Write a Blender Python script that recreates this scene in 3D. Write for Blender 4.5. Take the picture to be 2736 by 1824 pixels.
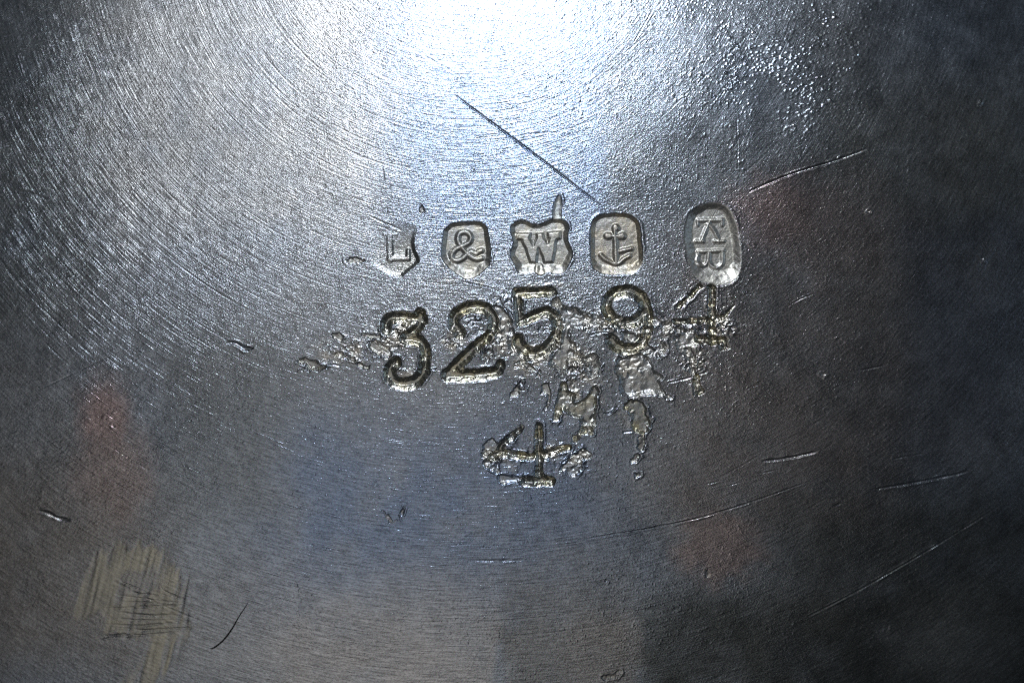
import bpy, math
import numpy as np
from mathutils import Vector

for o in list(bpy.data.objects):
    bpy.data.objects.remove(o, do_unlink=True)
scene = bpy.context.scene
col = scene.collection
PX = 2.0e-5            # one unit of the layout is 0.02 mm on the metal
CU, CV = 1368.0, 912.0  # layout centre

# ------------------------------------------------------------------ camera
CAM_H = 0.100
cd = bpy.data.cameras.new('camera')
cd.sensor_width = 36.0
cd.lens = 36.0 * CAM_H / (2736 * PX)
cd.clip_start, cd.clip_end = 0.005, 20.0
cd.dof.use_dof = True
cd.dof.focus_distance = CAM_H + 0.0002
cd.dof.aperture_fstop = 15.0
cam = bpy.data.objects.new('camera', cd)
cam.location = (0, 0, CAM_H)
col.objects.link(cam)
scene.camera = cam

# ------------------------------------------------------------------ world
world = bpy.data.worlds.new('World')
scene.world = world
world.use_nodes = True
bg = world.node_tree.nodes['Background']
bg.inputs['Color'].default_value = (0.74, 0.86, 1.0, 1)
bg.inputs['Strength'].default_value = 0.016


# ------------------------------------------------------------------ lamps
def area_lamp(name, loc, target, size, power, colour, shape='DISK'):
    ld = bpy.data.lights.new(name, 'AREA')
    ld.shape = shape
    ld.size = size
    ld.energy = power
    ld.color = colour
    lo = bpy.data.objects.new(name, ld)
    lo.location = loc
    lo.rotation_euler = (Vector(target) - Vector(loc)).to_track_quat('-Z', 'Y').to_euler()
    col.objects.link(lo)
    return lo


area_lamp('flash_lamp', (-0.004, 0.068, 0.100), (-0.002, 0.006, 0), 0.012, 0.050, (0.87, 0.93, 1.0))
area_lamp('cool_side_fill', (0.35, 0.03, 0.16), (0, 0, 0), 0.20, 0.055, (0.62, 0.80, 1.0))  # added unseen side light, turns the left walls of the recesses blue
area_lamp('overhead_fill', (-0.10, -0.14, 0.50), (0, 0, 0), 0.36, 0.148, (1.0, 0.97, 0.94), 'SQUARE')  # added unseen soft fill, lifts the flat metal and leaves the right edge dark

scene.view_settings.view_transform = 'Standard'
scene.view_settings.look = 'None'
scene.view_settings.exposure = 0.0
scene.view_settings.gamma = 1.0
scene.view_settings.use_curve_mapping = False
scene.cycles.use_denoising = False
scene.cycles.max_bounces = 4
scene.cycles.pixel_filter_type = 'BLACKMAN_HARRIS'
scene.cycles.filter_width = 1.1

# ------------------------------------------------------------------ noise
RNG = np.random.default_rng(7)
LAT = RNG.random((64, 257, 257)).astype(np.float32) * 2 - 1
LAT[:, 256, :] = LAT[:, 0, :]
LAT[:, :, 256] = LAT[:, :, 0]


def noise(X, Y, wl, seed, wy=None):
    """smooth value noise in -1..1, feature size wl (wy along Y)"""
    wy = wy or wl
    L = LAT[seed % 64]
    x = np.asarray(X, np.float32) / wl + 37.3 * (seed % 11)
    y = np.asarray(Y, np.float32) / wy + 19.7 * (seed % 7)
    x, y = np.broadcast_arrays(x, y)
    xi = np.floor(x).astype(np.int32)
    yi = np.floor(y).astype(np.int32)
    fx = x - xi
    fy = y - yi
    fx = fx * fx * (3 - 2 * fx)
    fy = fy * fy * (3 - 2 * fy)
    xi &= 255
    yi &= 255
    a = L[yi, xi]
    b = L[yi, xi + 1]
    c = L[yi + 1, xi]
    d = L[yi + 1, xi + 1]
    return (a + (b - a) * fx) * (1 - fy) + (c + (d - c) * fx) * fy


def fbm(X, Y, wl, seed, octaves=4):
    s = 0.0
    a = 1.0
    for k in range(octaves):
        s = s + a * noise(X, Y, wl / 2 ** k, seed + k * 5)
        a *= 0.5
    return s / 1.6


def sstep(t):
    t = np.clip(t, 0, 1)
    return t * t * (3 - 2 * t)


# ------------------------------------------------------------------ the grid of the metal's face
def axis(lo, hi, f0, f1, fine, coarse, out):
    a = list(np.arange(f0, f1, fine))
    left = list(np.arange(f0 - coarse, lo, -coarse))[::-1]
    right = list(np.arange(a[-1] + coarse, hi, coarse))
    s, x, pre = coarse, left[0], []
    for _ in range(18):
        s *= 1.22
        x -= s
        pre.append(x)
    s, x, post = coarse, right[-1], []
    for _ in range(18):
        s *= 1.22
        x += s
        post.append(x)
    return np.array(pre[::-1] + left + a + right + post, np.float64)


U = axis(-70, 2806, 775, 2015, 1.5, 2.9, 600)
V = axis(-70, 1894, 500, 1320, 1.5, 2.9, 600)
NX, NY = len(U), len(V)
GX, GY = U[None, :], V[:, None]
H = np.zeros((NY, NX), np.float64)
ID = np.zeros((NY, NX), np.int32)
TINT = np.empty((NY, NX, 3), np.float32)
TINT[:] = (0.53, 0.575, 0.64)
ROUGH = np.full((NY, NX), 0.295, np.float32)
BRUSH = np.zeros((NY, NX), np.float32)
GRAIN = np.zeros((NY, NX), np.float32)
PARTS = [None]         # index -> dict


def part(name, parent=0, label=None, mat='plate'):
    PARTS.append(dict(name=name, parent=parent, label=label, mat=mat))
    return len(PARTS) - 1


def box(pts, m):
    a = np.asarray(pts, float).reshape(-1, 2)
    u0, v0 = a.min(0) - m
    u1, v1 = a.max(0) + m
    i0, i1 = max(0, np.searchsorted(U, u0)), np.searchsorted(U, u1)
    j0, j1 = max(0, np.searchsorted(V, v0)), np.searchsorted(V, v1)
    return (slice(j0, j1), slice(i0, i1)), U[i0:i1][None, :], V[j0:j1][:, None]


def curve(pts, closed=False, n=5):
    p = np.asarray(pts, float)
    N = len(p)
    out = []
    rng = range(N if closed else N - 1)
    for i in rng:
        p1, p2 = p[i], p[(i + 1) % N]
        p0 = p[i - 1] if (closed or i > 0) else p1
        p3 = p[(i + 2) % N] if (closed or i + 2 < N) else p2
        for k in range(n):
            t = k / n
            out.append(0.5 * ((2 * p1) + (p2 - p0) * t + (2 * p0 - 5 * p1 + 4 * p2 - p3) * t * t + (3 * p1 - p0 - 3 * p2 + p3) * t ** 3))
    if not closed:
        out.append(p[-1])
    return np.array(out)


def seg_dist(X, Y, a, b):
    ex, ey = b[0] - a[0], b[1] - a[1]
    L = ex * ex + ey * ey + 1e-9
    t = np.clip(((X - a[0]) * ex + (Y - a[1]) * ey) / L, 0, 1)
    return np.hypot(X - a[0] - ex * t, Y - a[1] - ey * t), t


def line_dist(X, Y, pts):
    """distance to a polyline and the position along it, 0..1"""
    pts = np.asarray(pts, float)
    seg = np.hypot(*(pts[1:] - pts[:-1]).T)
    cum = np.concatenate([[0], np.cumsum(seg)])
    best = None
    for i in range(len(pts) - 1):
        d, t = seg_dist(X, Y, pts[i], pts[i + 1])
        s = (cum[i] + t * seg[i]) / cum[-1]
        if best is None:
            best, where = d, s
        else:
            m = d < best
            best = np.where(m, d, best)
            where = np.where(m, s, where)
    return best, where


def poly_sdf(X, Y, pts):
    pts = np.asarray(pts, float)
    n = len(pts)
    d = None
    inside = np.zeros(np.broadcast(X, Y).shape, bool)
    for i in range(n):
        a, b = pts[i], pts[(i + 1) % n]
        s, _ = seg_dist(X, Y, a, b)
        d = s if d is None else np.minimum(d, s)
        if a[1] != b[1]:
            c = ((a[1] > Y) != (b[1] > Y)) & (X < (b[0] - a[0]) * (Y - a[1]) / (b[1] - a[1]) + a[0])
            inside ^= c
    return np.where(inside, -d, d)


def strokes_sdf(X, Y, strokes):
    d = None
    for pts, w0, w1 in strokes:
        s, t = line_dist(X, Y, pts)
        s = s - 0.5 * (w0 + (w1 - w0) * t)
        d = s if d is None else np.minimum(d, s)
    return d


def conv(pts, o, f):
    return [(o[0] + x / f, o[1] + y / f) for x, y in pts]


# ------------------------------------------------------------------ the broad face: finish, tarnish, painted reflections, rough ground
FULL = (slice(None), slice(None))
BC = (1250.0, -300.0)      # centre of the circular polishing strokes
ang = np.degrees(np.arctan2(GX - BC[0], GY - BC[1]))
BRUSH[:] = 0.12
BRUSH += 0.72 * np.exp(-(((GX - 420) / 560) ** 2 + ((GY - 560) / 640) ** 2))
BRUSH += 0.30 * np.exp(-(((GX - 1150) / 560) ** 2 + ((GY - 1480) / 330) ** 2))
BRUSH += 0.42 * np.exp(-(((GX - 1340) / 230) ** 2 + ((GY - 430) / 330) ** 2))
BRUSH *= 0.85
BRUSH *= 1 + 0.35 * fbm(GX, GY, 260, 3)
GRAIN[:] = 0.24
GRAIN -= 0.05 * np.exp(-(((GX - 2020) / 380) ** 2 + ((GY - 260) / 300) ** 2))
GRAIN += 0.20 * np.exp(-(((GX - 1480) / 520) ** 2 + ((GY - 720) / 330) ** 2))
GRAIN += 0.48 * np.exp(-(((GX - 500) / 520) ** 2 + ((GY - 420) / 500) ** 2))
GRAIN *= 0.84
GRAIN *= 1 + 0.5 * fbm(GX, GY, 150, 12)


def reflection_spot(cx, cy, rx, ry, colour, k, seed, edge=0.35, wl=120, rough=0.0, rot=0.0):  # paints a soft round reflection into the tint
    sl, X, Y = box([(cx - 1.6 * max(rx, ry), cy - 1.6 * max(rx, ry)), (cx + 1.6 * max(rx, ry), cy + 1.6 * max(rx, ry))], 10)
    c, s = math.cos(math.radians(rot)), math.sin(math.radians(rot))
    x, y = X - cx, Y - cy
    q = np.hypot((c * x + s * y) / rx, (-s * x + c * y) / ry) + 0.35 * fbm(X, Y, wl, seed)
    m = (k * sstep((1 + edge - q) / (2 * edge)))[..., None]
    TINT[sl] = TINT[sl] * (1 - m) + np.array(colour, np.float32) * m
    ROUGH[sl] += rough * m[..., 0]


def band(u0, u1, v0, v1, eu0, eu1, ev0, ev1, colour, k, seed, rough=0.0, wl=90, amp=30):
    """a painted patch of reflection with four edges of their own softness"""
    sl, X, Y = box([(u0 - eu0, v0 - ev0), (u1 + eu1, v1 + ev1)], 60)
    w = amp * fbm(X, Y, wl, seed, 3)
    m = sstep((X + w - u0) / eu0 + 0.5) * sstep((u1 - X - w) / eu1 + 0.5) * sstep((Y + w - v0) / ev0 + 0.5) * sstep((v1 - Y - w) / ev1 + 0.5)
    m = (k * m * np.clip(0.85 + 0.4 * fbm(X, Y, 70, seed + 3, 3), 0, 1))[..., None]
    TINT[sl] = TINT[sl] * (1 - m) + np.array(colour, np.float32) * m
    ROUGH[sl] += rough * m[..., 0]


# thin films of tarnish over the whole face
t1 = fbm(GX, GY, 520, 21)[..., None]
t2 = fbm(GX, GY, 310, 27)[..., None]
t3 = fbm(GX, GY, 60, 33)[..., None]
TINT *= 1 + 0.13 * t1 * np.array((0.4, 0.8, 1.3)) + 0.10 * t2 * np.array((1.3, 0.9, 0.4)) + 0.13 * t3 + 0.12 * fbm(GX, GY, 22, 35, 3)[..., None]
ROUGH += (0.035 * t2 + 0.03 * t3)[..., 0]
ROUGH += 0.12 * np.exp(-(((GX - 560) / 460) ** 2 + ((GY - 280) / 400) ** 2))
band(160, 980, -300, 640, 300, 260, 100, 420, (0.86, 0.85, 0.84), 0.85, 31)  # pale sheen at upper left, painted into the tint
# reflections painted into the tint: blue down the middle, dark and pale around it
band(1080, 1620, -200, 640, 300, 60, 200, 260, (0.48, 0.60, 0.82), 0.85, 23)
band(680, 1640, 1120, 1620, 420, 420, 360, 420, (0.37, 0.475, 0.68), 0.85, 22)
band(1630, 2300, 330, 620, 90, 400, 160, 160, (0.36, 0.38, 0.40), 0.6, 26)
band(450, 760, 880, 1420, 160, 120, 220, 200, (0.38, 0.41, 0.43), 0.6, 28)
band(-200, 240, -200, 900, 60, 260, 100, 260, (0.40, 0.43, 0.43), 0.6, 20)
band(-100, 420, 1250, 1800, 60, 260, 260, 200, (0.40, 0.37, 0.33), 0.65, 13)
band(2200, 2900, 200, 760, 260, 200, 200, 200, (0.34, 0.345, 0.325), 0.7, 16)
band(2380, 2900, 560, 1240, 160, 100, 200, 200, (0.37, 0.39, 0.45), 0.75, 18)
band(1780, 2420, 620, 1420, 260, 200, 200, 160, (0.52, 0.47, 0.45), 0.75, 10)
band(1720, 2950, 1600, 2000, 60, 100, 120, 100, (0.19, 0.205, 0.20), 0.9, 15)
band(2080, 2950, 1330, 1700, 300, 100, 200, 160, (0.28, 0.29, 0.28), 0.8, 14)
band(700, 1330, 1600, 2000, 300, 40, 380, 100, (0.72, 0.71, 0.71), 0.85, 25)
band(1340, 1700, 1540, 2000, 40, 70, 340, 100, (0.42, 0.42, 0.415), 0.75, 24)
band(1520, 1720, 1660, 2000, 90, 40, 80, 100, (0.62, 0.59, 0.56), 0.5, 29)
reflection_spot(2570, 1740, 140, 130, (0.56, 0.58, 0.58), 0.7, 19, 0.8, 90)
# pinkish fingertip reflections painted into the tint
reflection_spot(262, 1110, 66, 92, (0.80, 0.60, 0.58), 0.8, 5, 0.55, 40)
reflection_spot(285, 1270, 100, 120, (0.62, 0.52, 0.50), 0.75, 6, 0.7, 60)
reflection_spot(1925, 1470, 110, 85, (0.72, 0.58, 0.55), 0.75, 7, 0.5, 40)
reflection_spot(2080, 560, 120, 90, (0.58, 0.42, 0.40), 0.8, 8, 0.7, 40)
reflection_spot(2230, 590, 170, 130, (0.52, 0.45, 0.43), 0.6, 9, 0.8, 60)

# gentle unevenness of hand-finished metal, and the broken skin round the corroded numbers
H += 1.6 * fbm(GX, GY, 330, 40, 3) + 0.5 * fbm(GX, GY, 90, 44, 3)
ROCKY = (0.9 * np.exp(-(((GX - 1450) / 420) ** 2 + ((GY - 880) / 150) ** 2))
         + 0.75 * np.exp(-(((GX - 940) / 130) ** 2 + ((GY - 930) / 90) ** 2))
         + 0.55 * np.exp(-(((GX - 2080) / 330) ** 2 + ((GY - 240) / 260) ** 2))
         + 0.45 * np.exp(-(((GX - 1950) / 160) ** 2 + ((GY - 900) / 200) ** 2))
         + 0.40 * np.exp(-(((GX - 1480) / 330) ** 2 + ((GY - 500) / 140) ** 2)))
ROCKY *= np.clip(0.6 + 0.8 * fbm(GX, GY, 70, 50), 0, 1.6)
H += ROCKY * (0.55 * noise(GX, GY, 13, 52, 9) + 0.28 * noise(GX, GY, 5.5, 53, 4.2))
H += 0.05 * noise(GX, GY, 9, 55, 5)
SPOT = np.clip(0.4 + 1.2 * ROCKY + 0.6 * fbm(GX, GY, 120, 56), 0.05, 1.6)
SPOT += 3.6 * np.exp(-(((GX - 2060) / 240) ** 2 + ((GY - 200) / 210) ** 2)) * np.clip(0.2 + 1.6 * fbm(GX, GY, 80, 59), 0, 1.3)
SPOT += 0.9 * np.exp(-(((GX - 1480) / 420) ** 2 + ((GY - 620) / 190) ** 2)) * np.clip(0.1 + 1.5 * fbm(GX, GY, 70, 62), 0, 1.3)
H += SPOT * (2.6 * np.clip(noise(GX, GY, 7, 57, 4.5) - 0.62, 0, 1) + 2.6 * np.clip(noise(GX, GY, 4.6, 58, 3.4) - 0.62, 0, 1))


# ------------------------------------------------------------------ recesses
def soften(a, n):
    for _ in range(n):
        p = np.pad(a, 1, mode='edge')
        a = 0.25 * (p[1:-1, :-2] + p[1:-1, 2:] + p[:-2, 1:-1] + p[2:, 1:-1])
    return a


def recess(pid, sdf_of, pts, depth, wall, tint=None, k=0.8, rough=None, wob=0.8, wobwl=11, seed=60, letters=(),
           floor=0.22, floorwl=5, rim=0.9, lump=0.0, grain=None, m=26, lean=1.3, extra=0.0, blotch=0.0, blur=4, steep=0.25):
    sl, X, Y = box(pts, m)
    d = sdf_of(X, Y)
    if extra:
        gv, gu = np.gradient(d, Y[:, 0], X[0])
        d = d - extra * np.clip(gv, 0, 1)
    d = soften(d, blur)
    d = d + wob * noise(X, Y, wobwl, seed) + 0.65 * wob * noise(X, Y, wobwl / 2.3, seed + 1) + 0.3 * wob * noise(X, Y, wobwl / 5, seed + 9)
    gv, gu = np.gradient(soften(d, 6), Y[:, 0], X[0])
    wl_ = wall * (1 + lean * np.clip(gv, 0, 1) - steep * np.clip(-gv, 0, 1))
    tt = np.clip(-d / wl_, 0, 1)
    f = -depth * (0.6 * tt + 0.4 * sstep(tt))
    inside = sstep(-d / 3.0)
    fn = floor * (noise(X, Y, floorwl, seed + 2) + 1.4 * noise(X, Y, floorwl * 3.1, seed + 3))
    if lump:
        fn = fn + lump * np.exp(-((d + 7) / 9) ** 2) * np.clip(0.5 + 1.3 * noise(X, Y, 60, seed + 6), 0, 1.4) * (noise(X, Y, 15, seed + 4, 11) + 0.4 * noise(X, Y, 6, seed + 5))
    h = np.minimum(H[sl] * (1 - inside) + f + fn * inside, H[sl] + 0.2)
    for lid, lsdf, lift in letters:
        dl = lsdf(X, Y) + 1.0 * noise(X, Y, 12, seed + 7)
        h = h + lift * sstep((5.0 - dl) / 9.5) * inside
    h = h + rim * np.exp(-((d - 3.0) / 3.2) ** 2) * np.clip(0.3 + 1.1 * noise(X, Y, 31, seed + 8), 0, 1.2)
    H[sl] = h
    mask = d < 0.3
    I = ID[sl]
    I[mask] = pid
    for lid, lsdf, lift in letters:
        I[(lsdf(X, Y) < 0.6) & mask] = lid
    if tint is not None:
        mm = (k * sstep(-d / 4.0) * (1 - blotch + blotch * np.clip(0.5 + 1.4 * noise(X, Y, 26, seed + 10) + 0.6 * noise(X, Y, 9, seed + 11), 0, 1.6)))[..., None]
        TINT[sl] = TINT[sl] * (1 - mm) + np.array(tint, np.float32) * mm
    if rough is not None:
        mm = sstep(-d / 3.0)
        ROUGH[sl] = ROUGH[sl] * (1 - mm) + rough * mm
        BRUSH[sl] = BRUSH[sl] * (1 - mm)
    if grain is not None:
        mm = sstep(-d / 3.0)
        GRAIN[sl] = GRAIN[sl] * (1 - mm) + grain * mm
    return d


WARM = (0.84, 0.80, 0.70)
OLIVE = (0.72, 0.66, 0.46)
GREY = (0.88, 0.85, 0.78)


def poly_part(name, pts, depth, wall, label=None, smooth=True, parent=0, **kw):
    pid = part(name, parent, label, 'recess')
    P = curve(pts, True, 4) if smooth else np.asarray(pts, float)
    recess(pid, lambda X, Y: poly_sdf(X, Y, P), P, depth, wall, **kw)
    return pid


# corroded hollows: smooth floors, broken edges
o1, f1 = (1340, 880), 4.9
o2, f2 = (1600, 880), 3.733
hollow = dict(tint=GREY, k=0.75, rough=0.38, wob=5.5, wobwl=19, floor=0.5, floorwl=10, rim=1.5, lump=4.5, grain=0.2, blotch=0.55)
poly_part('corrosion_hollow', [(1484, 786), (1500, 806), (1516, 818), (1536, 815), (1552, 828), (1578, 843), (1606, 848), (1640, 862),
                               (1648, 874), (1600, 872), (1560, 872), (1530, 886), (1532, 905), (1536, 925), (1544, 946), (1566, 944),
                               (1592, 942), (1604, 960), (1602, 985), (1610, 1004), (1596, 1010), (1576, 1008), (1562, 985), (1556, 968),
                               (1526, 972), (1512, 988), (1512, 1010), (1498, 1010), (1482, 990), (1470, 972), (1466, 952), (1478, 922), (1490, 892), (1488, 850), (1476, 815)],
          8.0, 8, seed=61, **hollow)
poly_part('corrosion_hollow', conv([(780, 680), (860, 700), (880, 800), (980, 830), (960, 960), (1110, 900), (1180, 740), (1280, 740), (1250, 1000),
                                    (1250, 1250), (1200, 1390), (1060, 1390), (1010, 1480), (900, 1490), (930, 1400), (1040, 1300), (1000, 1180),
                                    (880, 1130), (800, 1040), (750, 1190), (660, 1210), (700, 1040), (740, 900)], o1, f1), 7.0, 7, smooth=False, seed=71,
          **dict(hollow, tint=(0.80, 0.76, 0.62), wob=3.4))
poly_part('corrosion_hollow', conv([(190, 290), (320, 255), (450, 240), (540, 320), (570, 420), (640, 470), (620, 540), (690, 640), (740, 690),
                                    (560, 660), (440, 660), (290, 690), (220, 640), (210, 520), (170, 420)], o2, f2), 7.5, 8, seed=81, **dict(hollow, wob=3.6))
poly_part('corrosion_hollow', conv([(230, 780), (330, 700), (430, 730), (500, 840), (510, 960), (450, 1070), (390, 1060), (330, 980), (350, 880), (290, 830)], o2, f2),
          5.0, 7, seed=91, **dict(hollow, tint=OLIVE))
poly_part('corrosion_hollow', [(1804, 884), (1830, 874), (1858, 882), (1866, 912), (1856, 940), (1860, 975), (1858, 996), (1840, 990), (1830, 950), (1806, 930)],
          4.5, 9, seed=101, **hollow)
poly_part('corrosion_hollow', [(1856, 1004), (1872, 1004), (1880, 1030), (1884, 1050), (1868, 1058), (1852, 1044)], 5.0, 6, seed=103, **dict(hollow, tint=OLIVE))
poly_part('corrosion_hollow', [(1655, 888), (1690, 886), (1730, 905), (1745, 935), (1770, 915), (1790, 925), (1780, 952), (1758, 955), (1736, 950), (1700, 945)],
          3.5, 7, seed=105, **hollow)
poly_part('corrosion_hollow', [(1716, 838), (1762, 846), (1798, 858), (1806, 872), (1776, 884), (1748, 870), (1726, 866)], 4.0, 8, seed=107, **hollow)
poly_part('corrosion_hollow', [(1316, 815), (1352, 830), (1372, 852), (1376, 905), (1384, 940), (1366, 945), (1350, 910), (1330, 915), (1322, 950), (1296, 965), (1290, 945), (1318, 905), (1330, 880)],
          3.6, 8, seed=109, **hollow)
poly_part('corrosion_hollow', [(1288, 1190), (1300, 1172), (1318, 1168), (1330, 1180), (1338, 1205), (1336, 1240), (1340, 1262), (1328, 1266), (1304, 1256), (1288, 1236)],
          3.6, 6, seed=111, **dict(hollow, lump=2.6))
poly_part('corrosion_hollow', [(1500, 1240), (1530, 1215), (1548, 1198), (1568, 1202), (1582, 1218), (1560, 1232), (1554, 1258), (1536, 1276), (1508, 1268), (1496, 1254)],
          3.2, 5, seed=113, **dict(hollow, lump=3.0))
poly_part('corrosion_hollow', [(1326, 1270), (1350, 1268), (1380, 1276), (1404, 1268), (1392, 1284), (1356, 1294), (1338, 1296)], 3.6, 6, seed=115, **hollow)


# metal thrown up inside the bowls of the figures
for cx, cy, rx, ry, am in ((1275, 862, 36, 30, 2.6), (1074, 884, 30, 18, 2.6), (1095, 918, 40, 12, 2.2), (1020, 935, 40, 26, 2.2), (1450, 880, 30, 20, 1.2), (1690, 866, 60, 12, 2.4), (1700, 940, 50, 16, 2.2),
                           (1860, 870, 50, 12, 2.0), (1940, 880, 40, 20, 1.8), (1550, 985, 30, 26, 1.8), (1380, 1215, 50, 22, 2.4), (1310, 1225, 26, 40, 2.0), (1540, 1240, 40, 30, 1.8), (1350, 800, 40, 20, 1.4)):
    sl, X, Y = box([(cx - 2 * rx, cy - 2 * ry), (cx + 2 * rx, cy + 2 * ry)], 4)
    H[sl] += am * np.exp(-(((X - cx) / rx) ** 2 + ((Y - cy) / ry) ** 2)) * (noise(X, Y, 14, 116, 9) + 0.6 * noise(X, Y, 7, 117, 5))


# small pits
def pit(pts, depth=3.5, wall=4, seed=120, lump=1.6, label=None):
    return poly_part('pit', pts, depth, wall, label, seed=seed, tint=(0.70, 0.65, 0.55), k=0.6, rough=0.42, wob=3.0, wobwl=11, floor=0.3, rim=1.1, lump=1.6 * lump)


pit([(794, 966), (812, 956), (830, 962), (846, 966), (858, 976), (876, 982), (862, 988), (850, 996), (832, 990), (802, 992), (818, 980)], 4.5, 5, 120, 4.0)
pit([(892, 944), (914, 940), (936, 952), (950, 962), (934, 964), (908, 954)], 3.5, 4, 122)
pit([(951, 968), (972, 972), (990, 980), (976, 990), (958, 982)], 3.2, 4, 124)
pit([(884, 894), (902, 888), (920, 902), (912, 914), (894, 908)], 3.0, 4, 126)
pit([(982, 912), (1008, 908), (1040, 930), (1046, 950), (1016, 952), (990, 936)], 3.4, 5, 128, 3.0)
pit([(964, 894), (990, 890), (1020, 898), (1000, 904), (976, 902)], 2.4, 3, 130)
pit([(1362, 1052), (1376, 1034), (1392, 1016), (1396, 1018), (1390, 1036), (1404, 1040), (1390, 1048), (1380, 1062), (1366, 1064)], 3.0, 4, 132)
pit([(1422, 1014), (1432, 1000), (1448, 980), (1444, 998), (1450, 1012), (1434, 1008)], 2.6, 3.5, 134)
pit([(1450, 1028), (1462, 1022), (1470, 1032), (1474, 1056), (1472, 1080), (1458, 1098), (1446, 1106), (1460, 1076), (1458, 1054), (1444, 1050)], 3.0, 4, 136)
pit([(1379, 962), (1404, 964), (1424, 978), (1438, 990), (1424, 992), (1400, 978)], 2.6, 4, 138)
pit([(1478, 1110), (1490, 1108), (1492, 1126), (1476, 1126)], 2.6, 4, 140)
pit([(1706, 1168), (1722, 1160), (1724, 1190), (1714, 1206), (1704, 1196)], 2.2, 4, 142)
pit([(1684, 1226), (1704, 1212), (1714, 1218), (1700, 1234), (1682, 1240)], 2.2, 4, 144)
pit([(1696, 1268), (1712, 1264), (1714, 1272), (1698, 1282)], 2.2, 3.5, 146)
pit([(1296, 1206), (1304, 1204), (1306, 1210), (1298, 1212)], 2.0, 3, 147)
pit([(922, 694), (940, 686), (962, 690), (980, 694), (966, 702), (930, 704)], 2.6, 5, 148)
pit([(1120, 552), (1130, 548), (1134, 562), (1128, 572), (1120, 566)], 3.0, 4, 149)
pit([(1018, 1364), (1034, 1374), (1046, 1390), (1062, 1378), (1078, 1354), (1084, 1352), (1070, 1384), (1050, 1402), (1034, 1392)], 1.8, 5, 150)
pit([(1888, 1524), (1900, 1530), (1904, 1548), (1890, 1546)], 2.2, 5, 151)
pit([(1608, 1812), (1640, 1806), (1662, 1798), (1656, 1816), (1622, 1826)], 1.2, 7, 152, 0.4)
pit([(1617, 1553), (1624, 1551), (1624, 1560), (1616, 1560)], 2.0, 4, 153)
pit([(2200, 996), (2214, 996), (2214, 1004), (2202, 1006)], 2.2, 5, 154)
pit([(1214, 1770), (1228, 1766), (1230, 1772), (1216, 1774)], 2.0, 4, 155)
pit([(262, 1118), (276, 1116), (276, 1124), (264, 1126)], 1.6, 5, 156)
pit([(286, 1136), (298, 1138), (296, 1144), (286, 1144)], 1.6, 5, 157)
for k in range(12):
    a = RNG.random(4)
    x, y, r = 2480 + 180 * a[0] ** 2 * (1 if k % 2 else -1) - 420 * (k % 3 == 0), 260 + 900 * a[1], 3 + 3.5 * a[2]
    if k < 4:
        x, y = 1880 + 420 * a[0], 40 + 330 * a[1]
    pit([(x - r, y), (x, y - 0.6 * r), (x + r, y - 0.2 * r), (x + 0.4 * r, y + 0.7 * r)], 1.6 + a[3], 4, 158 + k, 0.8)

# ------------------------------------------------------------------ punched figures
digit = dict(tint=OLIVE, k=0.75, rough=0.31, wob=1.9, wobwl=14, floor=0.26, floorwl=16, rim=1.2, lump=2.2, grain=0.14, extra=5.0, lean=0.6, blotch=0.4, steep=-0.1, blur=14)
WIDE = 10.0


def figure(strokes, depth, wall, seed, label, wide=WIDE, **kw):
    pid = part('stamped_figure', 0, label, 'recess')
    S = [(curve(p, False, 10) if len(p) > 2 else np.asarray(p, float), a + wide, b + wide) for p, a, b in strokes]
    pts = np.concatenate([s[0] for s in S])
    recess(pid, lambda X, Y: strokes_sdf(X, Y, S), pts, depth, wall, seed=seed, m=40, **dict(digit, **kw))
    return pid


figure([([(1030, 876), (1033, 858), (1046, 848), (1072, 846), (1100, 850), (1128, 854)], 20, 20), ([(1126, 856), (1108, 880), (1082, 898)], 20, 16),
        ([(1084, 905), (1116, 908), (1134, 928), (1137, 955), (1131, 992), (1110, 1016), (1082, 1025), (1054, 1018), (1040, 996), (1048, 974), (1056, 968)], 20, 24),
        ([(1121, 836), (1123, 840)], 20, 20)],
       7.8, 13, 190, 'punched figure 3 with a flat top')
figure([([(1230, 888), (1213, 866), (1218, 840), (1243, 823), (1268, 818), (1296, 823), (1317, 843), (1319, 870), (1304, 897), (1276, 921), (1243, 952), (1214, 980), (1196, 996)], 20, 22),
        ([(1196, 1002), (1230, 1001), (1280, 998), (1325, 992), (1338, 972)], 26, 18)],
       7.8, 13, 200, 'punched figure 2')
figure([([(1380, 782), (1420, 779), (1476, 778)], 18, 16), ([(1383, 785), (1386, 820), (1388, 852)], 14, 14),
        ([(1388, 858), (1410, 850), (1436, 838), (1462, 832), (1484, 846), (1491, 867), (1486, 892), (1474, 914), (1450, 936), (1418, 943), (1396, 930), (1382, 914), (1384, 906)], 14, 26)],
       7.8, 13, 210, 'punched figure 5')
T = np.linspace(0, 2 * math.pi, 22)
figure([(np.stack([1672 + 52 * np.cos(T), 818 + 43 * np.sin(T)], 1), 22, 22),
        ([(1726, 818), (1733, 850), (1731, 882), (1720, 908), (1698, 926), (1671, 931), (1646, 922), (1632, 904)], 20, 24)],
       7.8, 13, 220, 'punched figure 9')
figure([([(1872, 762), (1840, 795), (1810, 822)], 14, 10), ([(1801, 856), (1840, 857), (1890, 853), (1935, 846)], 12, 18), ([(1938, 842), (1966, 812)], 12, 8),
        ([(1904, 766), (1904, 910)], 22, 22), ([(1864, 906), (1904, 908), (1938, 908)], 20, 20), ([(1930, 930), (1950, 924)], 14, 8)],
       9.0, 10, 230, 'punched figure 4 with a long crossbar, at the end of the row', wide=3.0, extra=3.0, lean=0.6)
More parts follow.
